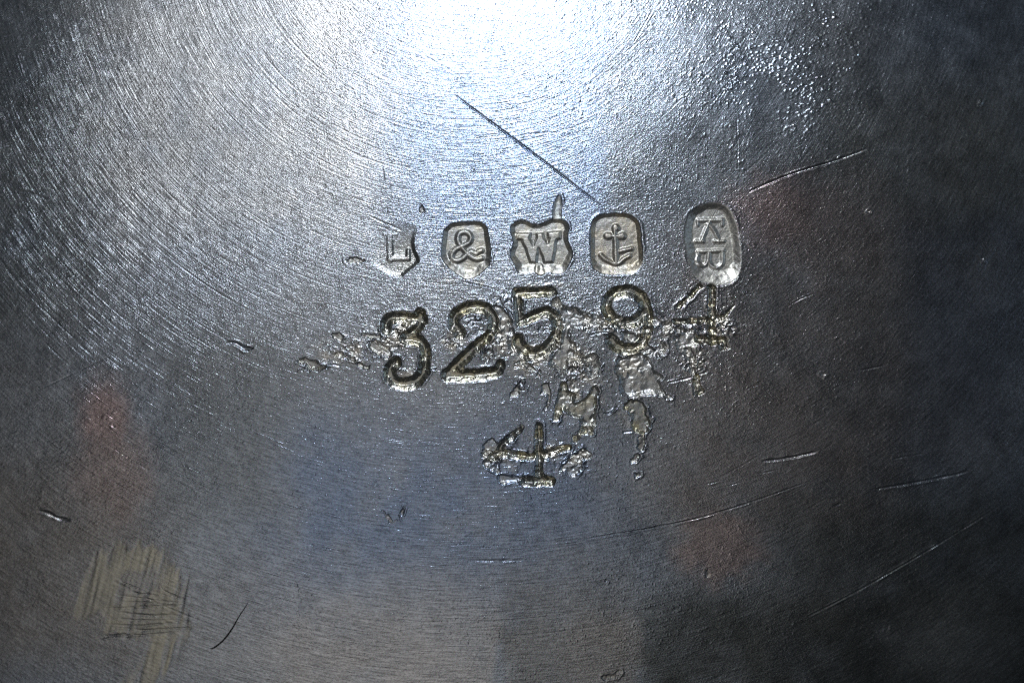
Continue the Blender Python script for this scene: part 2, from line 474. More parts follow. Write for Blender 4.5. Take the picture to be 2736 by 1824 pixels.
figure([([(1394, 1140), (1360, 1170), (1334, 1196)], 14, 16), ([(1312, 1220), (1340, 1206), (1380, 1214), (1422, 1217), (1460, 1211), (1486, 1200), (1522, 1192)], 20, 9),
        ([(1440, 1138), (1440, 1282)], 20, 20), ([(1402, 1284), (1440, 1284), (1472, 1283)], 22, 22)],
       9.0, 11, 240, 'punched figure 4 standing alone at the bottom of the marks', wide=5.0, extra=5.0)

# crust left round the figures by the corrosion
for cx, cy, rx, ry, am in ((1520, 930, 60, 60, 1.9), (1585, 985, 46, 44, 1.9), (1545, 1070, 56, 56, 1.7), (1690, 960, 64, 60, 1.3), (1765, 895, 56, 44, 2.1), (1856, 930, 44, 70, 1.9), (1335, 890, 34, 66, 1.9),
                           (1215, 915, 36, 40, 1.6), (1075, 880, 56, 44, 1.6), (960, 940, 110, 36, 1.7), (1590, 860, 90, 26, 2.0), (1690, 1085, 34, 60, 1.5), (1430, 1225, 120, 50, 1.7), (1930, 850, 44, 60, 1.7), (1420, 960, 70, 40, 1.2),
                           (1240, 752, 60, 14, 1.4), (1470, 770, 60, 16, 1.4), (1100, 990, 60, 40, 0.8)):
    sl, X, Y = box([(cx - 2 * rx, cy - 2 * ry), (cx + 2 * rx, cy + 2 * ry)], 4)
    q = np.exp(-(((X - cx) / rx) ** 2 + ((Y - cy) / ry) ** 2) ** 1.5) * np.clip(0.35 + 1.6 * fbm(X, Y, 42, 118, 3), 0, 1.5)
    H[sl] += am * q * (noise(X, Y, 17, 119, 11) + 0.75 * noise(X, Y, 8.5, 121, 6) + 0.35 * noise(X, Y, 4.5, 123, 3.5))
    w = np.clip(0.9 * q * (0.55 + noise(X, Y, 15, 125)), 0, 0.9)[..., None]
    TINT[sl] = TINT[sl] * (1 - w) + np.array((0.92, 0.86, 0.75), np.float32) * w

# ------------------------------------------------------------------ struck marks: sunk outline, raised device
mark = dict(tint=WARM, k=0.9, rough=0.43, wob=0.8, floor=0.18, floorwl=6, rim=1.0, grain=0.16, lean=1.2, blotch=0.3, blur=8)


def struck(name, outline, depth, wall, seed, label, devices, **kw):
    pid = part(name, 0, label, 'recess')
    P = curve(outline, True, 4)
    L = []
    for dname, dlabel, lift, sdf in devices:
        L.append((part(dname, pid, dlabel, 'recess'), sdf, lift))
    recess(pid, lambda X, Y: poly_sdf(X, Y, P), P, depth, wall, seed=seed, letters=L, m=20, **dict(mark, **kw))
    return pid


def st(strokes):
    S = [(curve(p, False, 5) if len(p) > 2 else np.asarray(p, float), a, b) for p, a, b in strokes]
    return lambda X, Y: strokes_sdf(X, Y, S)


# worn shield with a letter, only its right side and point well struck
sh = [(996, 600), (1060, 590), (1112, 604), (1112, 622), (1108, 646), (1112, 668), (1122, 690), (1118, 704), (1100, 720), (1084, 732), (1073, 742),
      (1056, 739), (1030, 729), (1008, 715), (990, 700), (988, 660), (990, 625)]
P0 = curve(sh, True, 4)


def worn_sdf(X, Y):
    d = poly_sdf(X, Y, P0)
    return d


wid = part('letter_mark', 0, 'worn shield mark with a letter L, its left side rubbed away', 'recess')
wl = part('raised_letter', wid, 'raised letter L', 'recess')
ws = st([([(1040, 628), (1042, 692)], 16, 16), ([(1040, 691), (1090, 690)], 12, 12), ([(1090, 690), (1090, 668)], 13, 10), ([(1026, 626), (1058, 626)], 6, 6)])
sl, X, Y = box(P0, 20)
d = worn_sdf(X, Y) + 0.6 * noise(X, Y, 11, 255)
fade = np.clip((X - 985) / 100.0, 0, 1) * np.clip((Y - 596) / 70.0, 0, 1)
ins = sstep(-d / 3)
H[sl] = H[sl] * (1 - 0.6 * ins) - 5.6 * fade * sstep(-d / 13) + 0.2 * ins * noise(X, Y, 5, 256) \
    + 3.0 * np.clip(0.1 + fade, 0, 1) * sstep((3.5 - ws(X, Y)) / 8.0) * ins
I = ID[sl]
I[(d < 0) & (fade > 0.0)] = wid
I[(ws(X, Y) < 1) & (d < 0)] = wl
mm = (0.8 * sstep(-d / 4) * fade)[..., None]
TINT[sl] = TINT[sl] * (1 - mm) + np.array((0.78, 0.77, 0.71), np.float32) * mm

o, f = (1160, 570), 7.84
amp = st([(conv([(985, 770), (930, 800), (870, 840), (760, 800), (680, 860), (570, 955), (450, 985), (370, 925), (375, 830), (450, 745), (600, 680), (730, 600), (765, 500), (720, 415), (620, 385), (525, 425), (490, 530), (520, 620), (620, 760), (750, 890), (880, 955), (990, 935)], o, f), 11, 11)])
struck('ampersand_mark', conv([(190, 380), (270, 270), (380, 200), (700, 165), (950, 170), (1080, 240), (1130, 340), (1150, 500), (1190, 800), (1170, 1080), (1080, 1180),
                               (900, 1330), (690, 1400), (560, 1340), (370, 1210), (240, 1080), (150, 930), (150, 700)], o, f),
       8.5, 13, 260, 'shield mark with an ampersand', [('raised_ampersand', 'raised ampersand', 4.6, amp)])

o, f = (1340, 500), 6.272
Wp = np.array(conv([(250, 770), (480, 770), (470, 860), (530, 990), (590, 860), (590, 770), (690, 770), (710, 860), (775, 945), (820, 850), (780, 840), (780, 755), (980, 735),
                    (990, 850), (920, 870), (860, 1250), (720, 1265), (690, 1150), (625, 1015), (595, 1140), (580, 1265), (480, 1255), (430, 1080), (340, 880), (260, 860)], o, f))
spike = part('punch_slip', 0, 'pointed pale gouge rising from the top of the W mark', 'recess')
SP = curve(conv([(970, 90), (900, 190), (850, 350), (850, 470), (870, 560), (1010, 560), (1015, 450), (1030, 300), (1010, 170)], o, f), True, 4)
recess(spike, lambda X, Y: poly_sdf(X, Y, SP), SP, 3.2, 9, seed=268, **dict(mark, tint=(0.84, 0.85, 0.81), rough=0.5))
struck('letter_mark', conv([(150, 680), (200, 590), (330, 540), (420, 560), (500, 605), (620, 615), (740, 570), (850, 530), (1000, 530), (1100, 590), (1140, 690), (1120, 800), (1130, 920),
                            (1180, 1030), (1200, 1130), (1160, 1250), (1100, 1370), (1060, 1440), (900, 1470), (790, 1430), (650, 1490), (540, 1430), (400, 1470), (270, 1430),
                            (220, 1320), (160, 1200), (150, 1080), (190, 980), (190, 900), (150, 780)], o, f),
       9.0, 13, 270, 'scalloped mark with a letter W', [('raised_letter', 'raised letter W', 5.0, lambda X, Y: poly_sdf(X, Y, Wp)),
                                                       ('raised_tongue', None, 3.0, st([(conv([(630, 1330), (640, 1450)], o, f), 18, 26)]))])

o, f = (1560, 550), 7.84
anchor = st([(conv([(675, 450), (680, 460)], o, f), 17, 17), (conv([(500, 625), (550, 622)], o, f), 17, 15), (conv([(770, 625), (810, 622)], o, f), 15, 18), (conv([(520, 622), (800, 622)], o, f), 8, 8),
             (conv([(655, 470), (685, 1200)], o, f), 10, 12), (conv([(360, 1030), (470, 1120), (690, 1215), (840, 1110), (960, 1040)], o, f), 9, 9),
             (conv([(760, 945), (1000, 885)], o, f), 9, 7)])
struck('anchor_mark', conv([(150, 400), (220, 260), (380, 170), (700, 140), (960, 170), (1110, 270), (1190, 400), (1220, 700), (1250, 1000), (1250, 1180), (1180, 1310), (1050, 1420),
                            (700, 1450), (380, 1430), (220, 1330), (160, 1250), (130, 1000), (130, 600)], o, f),
       9.5, 13, 280, 'upright rounded mark with an anchor', [('raised_anchor', 'raised anchor', 4.6, anchor)], tint=(0.84, 0.76, 0.62))

o, f = (1810, 520), 6.03
K = st([(conv([(350, 405), (740, 395)], o, f), 9, 9), (conv([(540, 420), (400, 735)], o, f), 9, 8), (conv([(500, 470), (590, 540), (690, 735)], o, f), 8, 9), (conv([(310, 745), (430, 745)], o, f), 6, 6),
        (conv([(620, 740), (770, 735)], o, f), 6, 6), (conv([(350, 400), (345, 480)], o, f), 6, 5), (conv([(745, 395), (740, 480)], o, f), 6, 5)])
B = st([(conv([(350, 910), (760, 890)], o, f), 8, 8), (conv([(360, 920), (330, 1060), (400, 1140), (490, 1100), (525, 920)], o, f), 8, 8),
        (conv([(530, 920), (530, 1090), (640, 1170), (740, 1100), (745, 900)], o, f), 8, 8)])
struck('oval_mark', conv([(560, 110), (380, 160), (220, 260), (140, 430), (110, 650), (130, 900), (190, 1130), (300, 1340), (480, 1430), (700, 1470), (900, 1420), (1010, 1300), (1060, 1100),
                          (1040, 800), (990, 500), (900, 270), (750, 140)], o, f),
       11.0, 24, 290, 'tall oval mark with two letters lying on their side',
       [('raised_letter', 'raised letter K on its side', 3.2, K), ('raised_letter', 'raised letter B on its side', 3.2, B)], tint=(0.86, 0.83, 0.75), rough=0.42)


# ------------------------------------------------------------------ scratches and nicks
def scratch(pts, w=3.2, depth=1.6, burr=0.5, label=None, seed=300, taper=True, solid=False, name='scratch', parent=0, tint=None):
    P = curve(pts, False, 4) if len(pts) > 2 else np.asarray(pts, float)
    sl, X, Y = box(P, 14)
    d, t = line_dist(X, Y, P)
    w = 0.82 * w
    d = d + 0.35 * w * noise(X, Y, 14, seed)
    prof = np.sqrt(np.clip(np.sin(np.pi * np.clip(t, 0.001, 0.999)), 0, 1)) if taper else 1.0
    if name == 'scratch' and not solid:
        prof = 0.75 * prof * np.clip(0.65 + 0.9 * noise(X, Y, 34, seed + 2), 0.08, 1.2)
    H[sl] += prof * (-depth * np.exp(-(d / w) ** 2) + burr * np.exp(-((np.abs(d) - 1.9 * w) / w) ** 2) * (0.7 + 0.9 * noise(X, Y, 16, seed + 1)))
    pid = part(name, parent, label, 'recess')
    I = ID[sl]
    I[(np.abs(d) < 1.2 * w) & (I == parent)] = pid
    if tint is not None:
        mm = (0.7 * np.exp(-(d / w) ** 2))[..., None]
        TINT[sl] = TINT[sl] * (1 - mm) + np.array(tint, np.float32) * mm
    return pid


scratch([(1212, 250), (1330, 338), (1470, 443), (1540, 498), (1612, 552)], 2.2, 4.4, 0.9, 'long straight dark scratch running down towards the anchor mark', 301, solid=True)
scratch([(2004, 510), (2120, 462), (2240, 425), (2326, 392)], 2.8, 3.6, 1.0, 'straight scratch with bright lower lip beside the oval mark', 303, solid=True)
scratch([(600, 917), (622, 916), (640, 926), (652, 932), (674, 930)], 4.5, 4.0, 1.5, None, 305, name='nick')
scratch([(76, 1374), (104, 1380), (130, 1392), (166, 1398)], 5.0, 3.4, 1.2, None, 307, name='nick')
scratch([(2040, 1233), (2085, 1229), (2130, 1222), (2190, 1209)], 3.6, 3.0, 0.8, None, 309, solid=True)
scratch([(2342, 1312), (2450, 1296), (2560, 1276), (2612, 1264)], 3.4, 2.6, 0.9, None, 311, solid=True)
scratch([(2238, 1355), (2270, 1347), (2302, 1344)], 3.0, 2.2, 0.7, None, 313)
scratch([(545, 1126), (620, 1144), (720, 1180), (806, 1214)], 3.0, 1.3, 0.9, None, 315)
scratch([(1470, 1452), (1620, 1432), (1824, 1396), (1990, 1350), (2170, 1288)], 2.4, 1.2, 0.9, 'long fine pale scratch curving across the lower right', 317, solid=True)
scratch([(1250, 1498), (1330, 1500), (1456, 1496)], 2.8, 1.6, 0.9, None, 319, solid=True)
scratch([(2160, 1660), (2300, 1590), (2480, 1490), (2600, 1420), (2720, 1346)], 2.4, 1.2, 1.0, None, 321, solid=True)
scratch([(1850, 1302), (1960, 1280), (2110, 1252)], 2.2, 0.7, 0.5, None, 323)
scratch([(1870, 1316), (1960, 1296), (2040, 1272)], 2.0, 0.6, 0.5, None, 325)
scratch([(1780, 1330), (1900, 1318), (2000, 1300)], 2.0, 0.6, 0.4, None, 326)
scratch([(330, 800), (380, 960), (440, 1160), (480, 1230), (560, 1420)], 2.4, 0.4, 0.4, None, 327)
scratch([(690, 780), (705, 900), (722, 1000)], 2.4, 0.7, 0.7, None, 329)
scratch([(400, 540), (470, 600), (550, 690)], 2.6, 1.0, 0.8, None, 331)
scratch([(150, 770), (220, 830), (300, 905)], 2.6, 1.0, 0.8, None, 333)
scratch([(25, 760), (110, 840), (240, 960)], 2.4, 0.9, 0.8, None, 335)
scratch([(985, 576), (1020, 592), (1076, 616)], 2.6, 1.6, 1.2, None, 337)
scratch([(1002, 600), (1036, 612)], 2.4, 1.3, 1.0, None, 339)
scratch([(1786, 766), (1810, 756), (1838, 744)], 2.6, 1.5, 1.0, None, 341)
scratch([(1784, 1023), (1830, 1013), (1890, 994)], 2.6, 1.6, 1.1, None, 343, solid=True)
scratch([(1660, 1155), (1690, 1152)], 2.8, 2.2, 0.6, None, 345)
scratch([(2300, 990), (2340, 984), (2374, 976)], 3.0, 2.0, 0.8, None, 347)
scratch([(2390, 1232), (2430, 1224), (2480, 1216)], 2.8, 1.6, 0.6, None, 349)
scratch([(1955, 1513), (2030, 1512), (2120, 1508), (2220, 1506)], 2.2, 0.9, 0.4, None, 351)
scratch([(0, 500), (50, 506), (100, 524)], 4.0, 1.6, 1.2, None, 353)
scratch([(0, 714), (120, 712), (300, 706)], 2.0, 0.6, 0.6, None, 355)
scratch([(2696, 650), (2672, 690), (2650, 730)], 4.0, 1.0, 0.7, None, 357)
scratch([(1380, 360), (1450, 354), (1500, 352)], 2.4, 1.2, 1.0, None, 359)
scratch([(1076, 452), (1120, 440), (1190, 428)], 2.2, 1.0, 0.8, None, 361)
scratch([(860, 410), (980, 420), (1100, 404)], 2.0, 0.7, 0.7, None, 363)
scratch([(1010, 500), (1022, 480), (1020, 450), (1012, 430)], 5.0, 0.8, 0.6, None, 365)
scratch([(2090, 830), (2140, 800), (2190, 780)], 2.2, 0.7, 0.7, None, 367)
for k, p in enumerate([[(1340, 810), (1350, 824), (1362, 834), (1372, 854)], [(1134, 984), (1150, 988), (1168, 985)], [(1374, 972), (1398, 964), (1414, 966), (1436, 962)], [(1136, 842), (1150, 846), (1164, 848)],
                       [(828, 988), (856, 982), (884, 974), (912, 978)], [(984, 904), (1004, 910), (1018, 922), (1034, 932), (1046, 948)], [(1612, 1102), (1628, 1104), (1640, 1096), (1652, 1082)], [(1500, 1238), (1530, 1216), (1556, 1204)],
                       [(1540, 1246), (1560, 1232)], [(1290, 1216), (1304, 1206), (1322, 1210)], [(1746, 820), (1764, 838), (1790, 856)], [(1236, 752), (1262, 758), (1290, 764), (1320, 772)], [(1570, 836), (1590, 850), (1606, 842)],
                       [(1648, 882), (1660, 872), (1676, 880)], [(1576, 896), (1598, 890), (1630, 888)], [(1190, 920), (1206, 914), (1226, 922)], [(1188, 908), (1210, 902), (1228, 908)], [(1470, 772), (1482, 782), (1498, 788)]]):
    scratch(p, 2.4, 2.8, 1.2, None, 380 + k, name='crack')
for k in range(70):     # polishing lines that stand out on the left half
    a = RNG.random(6)
    th = math.radians(-58 + 66 * a[0])
    rr = 620 + 1500 * a[1]
    x, y = BC[0] + rr * math.sin(th), BC[1] + rr * math.cos(th)
    if x < -20 or y < -20 or y > 1750 or (x > 760 and 470 < y < 1330):
        continue
    half = (60 + 170 * a[2]) / rr
    ts = np.linspace(th - half, th + half, 5)
    scratch([(BC[0] + rr * math.sin(t), BC[1] + rr * math.cos(t)) for t in ts], 1.8 + 0.7 * a[3], 0.35 + 0.45 * a[4], 0.3, None, 600 + k, name='polishing_line')
for k in range(46):     # fine random handling scratches over the whole face
    a = RNG.random(6)
    x, y = 40 + 2650 * a[0], 40 + 1740 * a[1]
    if 780 < x < 2000 and 480 < y < 1310:
        continue
    tx, ty = (y - BC[1]), -(x - BC[0])
    L = math.hypot(tx, ty)
    th = math.atan2(ty, tx) + (a[2] - 0.5) * (0.5 if k % 3 else 2.4)
    ln = 40 + 190 * a[3] ** 2
    dx, dy = math.cos(th) * ln, math.sin(th) * ln
    scratch([(x - dx, y - dy), (x + 4 * (a[5] - 0.5), y + 4 * (a[4] - 0.5)), (x + dx, y + dy)], 1.9 + 0.8 * a[4], 0.2 + 0.4 * a[5], 0.25, None, 400 + k)

# ------------------------------------------------------------------ the rubbed patch with file marks, lower left
o, f = (130, 1430), 3.92
WP = np.array(conv([(100, 880), (200, 600), (280, 420), (400, 220), (480, 150), (700, 100), (1000, 90), (1210, 110), (1240, 280), (1385, 340), (1425, 520), (1410, 720), (1445, 850), (1475, 1010),
                    (1450, 1130), (1310, 1240), (1280, 1400), (1150, 1560), (1060, 1700), (620, 1700), (760, 1450), (930, 1170), (800, 1140), (430, 1140), (450, 930), (200, 935)], o, f))
HOLE = np.array(conv([(650, 420), (1000, 330), (1120, 420), (1130, 620), (1000, 650), (760, 690), (700, 820), (520, 820), (580, 620)], o, f))
wp = part('worn_patch', 0, 'dull yellowish rubbed patch with crossing file marks', 'recess')
sl, X, Y = box(WP, 40)
# strokes of the rubbing run steeply, leaning right
sx = (X * 0.966 + (Y - 1620) * 0.259)
sy = (-X * 0.259 + Y * 0.966)
streak = noise(sx, sy, 9, 11, 120) + 0.7 * noise(sx, sy, 22, 12, 200) + 0.5 * noise(sx, sy, 4.5, 13, 60)
d = poly_sdf(X, Y, WP) + 16 * noise(sx, sy, 12, 14, 260) + 7 * noise(sx, sy, 7, 15, 130)
dh = poly_sdf(X, Y, HOLE) + 12 * noise(sx, sy, 12, 16, 100)
soft = sstep(-d / 22.0)
m = soft * (1 - 0.7 * sstep(-dh / 16.0)) * np.clip(0.80 + 0.65 * streak, 0.05, 1) * np.clip(0.85 + 0.5 * fbm(X, Y, 70, 17), 0.3, 1)
pale = np.array((0.78, 0.74, 0.61), np.float32)
TINT[sl] = TINT[sl] * (1 - m[..., None]) + pale * m[..., None]
ff = np.exp(-(((X - 360) / 150) ** 2 + ((Y - 1672) / 52) ** 4)) * np.clip(0.6 + 0.8 * noise(X, Y, 90, 18, 5), 0, 1)
TINT[sl] = TINT[sl] * (1 - 0.6 * ff[..., None]) + np.array((0.62, 0.61, 0.58), np.float32) * 0.6 * ff[..., None]
ROUGH[sl] = ROUGH[sl] + 0.12 * m
BRUSH[sl] *= 1 - 0.9 * m
H[sl] += soft * (0.45 * streak) - 0.5 * soft
I = ID[sl]
I[(d < 0) & (I == 0)] = wp
I[(d < 0) & (I > 0) & np.isin(I, [i for i, p in enumerate(PARTS) if p and p['name'] in ('scratch', 'pit')])] = wp
for k, (p, w) in enumerate([([(630, 670), (900, 700), (1140, 730), (1400, 748)], 2.6), ([(510, 818), (800, 805), (1100, 780), (1480, 768)], 2.8), ([(800, 640), (940, 655), (1090, 668)], 2.2),
                            ([(620, 850), (1000, 880), (1340, 858)], 2.4), ([(760, 880), (1100, 890), (1410, 882)], 2.8), ([(600, 920), (900, 940), (1340, 930)], 2.2),
                            ([(520, 985), (860, 1000), (1140, 970), (1440, 936)], 3.0), ([(640, 1050), (860, 1054), (1100, 1034), (1460, 1012)], 3.2),
                            ([(430, 1115), (800, 1105), (1100, 1080), (1350, 1050)], 3.4), ([(400, 1150), (620, 1105), (820, 1070)], 2.4), ([(540, 1010), (760, 1030), (1000, 1045)], 2.2),
                            ([(740, 750), (940, 745), (1180, 756)], 2.2), ([(1110, 560), (1180, 630), (1400, 715)], 2.2), ([(680, 520), (780, 560), (900, 610)], 2.0)]):
    scratch(conv(p, o, f), w * 0.8, 1.7, 0.5, None, 500 + k, name='file_mark', parent=wp)


# ------------------------------------------------------------------ materials
def metal(name, base_gain=1.0, bump_gain=1.0, mottle=(0.60, 1.30)):
    m = bpy.data.materials.new(name)
    m.use_nodes = True
    nt = m.node_tree
    N, Lk = nt.nodes, nt.links
    bsdf = N['Principled BSDF']
    bsdf.inputs['Metallic'].default_value = 1.0

    def nd(t, **kw):
        n = N.new(t)
        for k_, v_ in kw.items():
            setattr(n, k_, v_)
        return n

    def val(sock, v):
        if hasattr(v, 'is_output') or isinstance(v, bpy.types.NodeSocket):
            Lk.new(v, sock)
        else:
            sock.default_value = v

    def mth(op, a, b=0.0, c=0.0):
        n = nd('ShaderNodeMath', operation=op)
        val(n.inputs[0], a)
        val(n.inputs[1], b)
        val(n.inputs[2], c)
        return n.outputs[0]

    def attr(nm):
        n = nd('ShaderNodeAttribute', attribute_name=nm)
        return n

    def xyz(x, y, z=0.0):
        n = nd('ShaderNodeCombineXYZ')
        val(n.inputs[0], x)
        val(n.inputs[1], y)
        val(n.inputs[2], z)
        return n.outputs[0]

    def nz(vec, scale=1.0, detail=2.0, rough=0.5, dim='2D'):
        n = nd('ShaderNodeTexNoise', noise_dimensions=dim)
        Lk.new(vec, n.inputs['Vector'])
        n.inputs['Scale'].default_value = scale
        n.inputs['Detail'].default_value = detail
        n.inputs['Roughness'].default_value = rough
        return n.outputs[0], n.outputs[1]

    tc = nd('ShaderNodeTexCoord')
    sep = nd('ShaderNodeSeparateXYZ')
    Lk.new(tc.outputs['Object'], sep.inputs[0])
    x = mth('MULTIPLY', sep.outputs[0], 1 / PX)
    y = mth('MULTIPLY', sep.outputs[1], 1 / PX)
    # polar coordinates round the centre of the polishing strokes
    dx = mth('SUBTRACT', x, BC[0] - CU)
    dy = mth('SUBTRACT', y, CV - BC[1])
    r = mth('SQRT', mth('ADD', mth('MULTIPLY', dx, dx), mth('MULTIPLY', dy, dy)))
    th = mth('ARCTAN2', dx, mth('MULTIPLY', dy, -1.0))
    b1, _ = nz(xyz(mth('DIVIDE', r, 3.4), mth('MULTIPLY', th, 6.0)), 1, 1.5)
    b2, _ = nz(xyz(mth('DIVIDE', r, 8.0), mth('MULTIPLY', th, 4.0), 3.0), 1, 1.0)
    b3, _ = nz(xyz(mth('DIVIDE', r, 2.4), mth('MULTIPLY', th, 16.0), 7.0), 1, 1.0)
    brush = mth('ADD', mth('MULTIPLY', b1, 1.5), mth('ADD', mth('MULTIPLY', b2, 1.0), mth('MULTIPLY', b3, 0.9)))
    # grain: fine pitting, a little longer across than up
    g1, gc = nz(xyz(mth('DIVIDE', x, 5.2), mth('DIVIDE', y, 3.2)), 1, 2.0, 0.6)
    g2, _ = nz(xyz(mth('DIVIDE', x, 22.0), mth('DIVIDE', y, 3.4), 5.0), 1, 1.0)
    g3, _ = nz(xyz(mth('DIVIDE', x, 2.6), mth('DIVIDE', y, 2.0), 9.0), 1, 1.0)
    grain = mth('ADD', mth('MULTIPLY', g1, 1.6), mth('ADD', mth('MULTIPLY', g2, 0.9), mth('MULTIPLY', g3, 0.7)))
    lines = None
    for k, (a_, wd, ln) in enumerate(((-43, 3.0, 260.0), (8, 2.6, 170.0), (62, 2.6, 220.0), (-14, 2.4, 320.0))):
        c_, s_ = math.cos(math.radians(a_)), math.sin(math.radians(a_))
        al = mth('ADD', mth('MULTIPLY', x, c_), mth('MULTIPLY', y, s_))
        ac = mth('ADD', mth('MULTIPLY', x, -s_), mth('MULTIPLY', y, c_))
        h_, _ = nz(xyz(mth('DIVIDE', ac, wd), mth('DIVIDE', al, ln), 11.0 + 3 * k), 1, 0.0)
        h_ = mth('MULTIPLY', mth('MAXIMUM', mth('SUBTRACT', h_, 0.66), 0.0), -4.0)
        lines = h_ if lines is None else mth('ADD', lines, h_)
    brk, _ = nz(xyz(mth('DIVIDE', x, 38.0), mth('DIVIDE', y, 38.0), 2.0), 1, 3.0)
    brk = mth('MULTIPLY_ADD', brk, 1.5, 0.2)
    ab = mth('MULTIPLY', attr('brush').outputs['Fac'], mth('MAXIMUM', brk, 0.2))
    ag = attr('grain').outputs['Fac']
    hgt = mth('ADD', mth('ADD', mth('MULTIPLY', brush, ab), mth('MULTIPLY', grain, ag)), mth('MULTIPLY', lines, 0.09))
    bump = nd('ShaderNodeBump')
    bump.inputs['Strength'].default_value = 1.0
    bump.inputs['Distance'].default_value = PX * bump_gain
    Lk.new(hgt, bump.inputs['Height'])
    Lk.new(bump.outputs[0], bsdf.inputs['Normal'])
    # colour: tarnish and painted reflections, with slight iridescent flecks
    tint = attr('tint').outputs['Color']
    mix = nd('ShaderNodeMix', data_type='RGBA', blend_type='OVERLAY')
    mix.inputs['Factor'].default_value = 0.35
    mo1, _ = nz(xyz(mth('DIVIDE', x, 9.0), mth('DIVIDE', y, 6.0), 4.0), 1, 4.0, 0.75)
    mo2, _ = nz(xyz(mth('DIVIDE', r, 5.0), mth('MULTIPLY', th, 34.0), 6.0), 1, 3.0, 0.7)
    mott = mth('ADD', mth('MULTIPLY', mo1, 0.45), mth('MULTIPLY', mo2, 0.55))
    mr = nd('ShaderNodeMapRange')
    Lk.new(mott, mr.inputs['Value'])
    mr.inputs['From Min'].default_value, mr.inputs['From Max'].default_value = 0.37, 0.63
    mr.inputs['To Min'].default_value, mr.inputs['To Max'].default_value = mottle
    mot = nd('ShaderNodeMix', data_type='RGBA', blend_type='MULTIPLY')
    mot.inputs['Factor'].default_value = 1.0
    Lk.new(tint, mot.inputs['A'])
    Lk.new(mr.outputs[0], mot.inputs['B'])
    Lk.new(mot.outputs['Result'], mix.inputs['A'])
    Lk.new(gc, mix.inputs['B'])
    gain = nd('ShaderNodeMix', data_type='RGBA', blend_type='MULTIPLY')
    gain.inputs['Factor'].default_value = 1.0
    Lk.new(mix.outputs['Result'], gain.inputs['A'])
    gain.inputs['B'].default_value = (base_gain,) * 3 + (1,)
    Lk.new(gain.outputs['Result'], bsdf.inputs['Base Color'])
    ar = attr('rough').outputs['Fac']
    rr = mth('ADD', ar, mth('MULTIPLY', mth('SUBTRACT', g1, 0.5), 0.16))
    Lk.new(rr, bsdf.inputs['Roughness'])
    return m


MATS = {'plate': metal('tarnished_silver_plate'), 'recess': metal('struck_metal', 1.0, 0.9, (0.72, 1.15))}

# ------------------------------------------------------------------ positions, normals, meshes
XW = np.broadcast_to((GX - CU), (NY, NX))
YW = np.broadcast_to((CV - GY), (NY, NX))
DOME_R = 9100.0
ZP = H - (XW ** 2 + YW ** 2) / (2 * DOME_R)
gy, gx = np.gradient(ZP, V, U)
NRM = np.stack([-gx, gy, np.ones_like(gx)], -1)
NRM /= np.linalg.norm(NRM, axis=-1, keepdims=True)
CO = (np.stack([XW, YW, ZP], -1) * PX).astype(np.float32).reshape(-1, 3)
NRM = NRM.astype(np.float32).reshape(-1, 3)
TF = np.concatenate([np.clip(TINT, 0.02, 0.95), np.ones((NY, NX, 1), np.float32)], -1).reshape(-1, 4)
RF, BF, GF = (np.clip(a, lo, hi).astype(np.float32).reshape(-1) for a, lo, hi in ((ROUGH, 0.12, 0.8), (BRUSH, 0, 3), (GRAIN, 0, 3)))
idx = np.arange(NY * NX, dtype=np.int32).reshape(NY, NX)
cells = np.stack([idx[1:, :-1], idx[1:, 1:], idx[:-1, 1:], idx[:-1, :-1]], -1).reshape(-1, 4)   # V runs down: this order faces up
cid = ID[:-1, :-1].reshape(-1)
order = np.argsort(cid, kind='stable')
bounds = np.searchsorted(cid[order], np.arange(len(PARTS) + 1))


def build(name, quads, mat, parent):
    used = np.zeros(NY * NX, bool)
    used[quads.reshape(-1)] = True
    vi = np.flatnonzero(used)
    remap = np.zeros(NY * NX, np.int32)
    remap[vi] = np.arange(len(vi), dtype=np.int32)
    q = remap[quads]
    me = bpy.data.meshes.new(name)
    me.vertices.add(len(vi))
    me.vertices.foreach_set('co', CO[vi].ravel())
    me.loops.add(q.size)
    me.loops.foreach_set('vertex_index', q.ravel())
    me.polygons.add(len(q))
    me.polygons.foreach_set('loop_start', np.arange(0, q.size, 4, dtype=np.int32))
    me.update(calc_edges=True)
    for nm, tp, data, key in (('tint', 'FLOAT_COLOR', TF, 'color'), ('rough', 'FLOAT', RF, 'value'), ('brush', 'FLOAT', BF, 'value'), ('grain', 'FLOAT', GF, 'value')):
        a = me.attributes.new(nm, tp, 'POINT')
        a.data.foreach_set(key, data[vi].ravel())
    a = me.attributes.new('custom_normal', 'FLOAT_VECTOR', 'POINT')
    a.data.foreach_set('vector', NRM[vi].ravel())
    me.materials.append(MATS[mat])
    ob = bpy.data.objects.new(name, me)
    ob.parent = parent
    col.objects.link(ob)
    return ob


root = bpy.data.objects.new('silver_plate', None)
root['label'] = 'tarnished scratched silver plate struck with L & W, an anchor and the number 32594'
root['category'] = 'silver plate'
root.empty_display_size = 0.02
col.objects.link(root)
OBJ = {0: build('plate_face', cells[order[bounds[0]:bounds[1]]], 'plate', root)}
for pid in range(1, len(PARTS)):
    p = PARTS[pid]
    q = cells[order[bounds[pid]:bounds[pid + 1]]]
    if len(q) < 3:
        continue
    par = root if p['parent'] == 0 or p['parent'] not in OBJ else OBJ[p['parent']]
    OBJ[pid] = build(p['name'], q, p['mat'], par)
    if p['label']:
        OBJ[pid]['label'] = p['label']

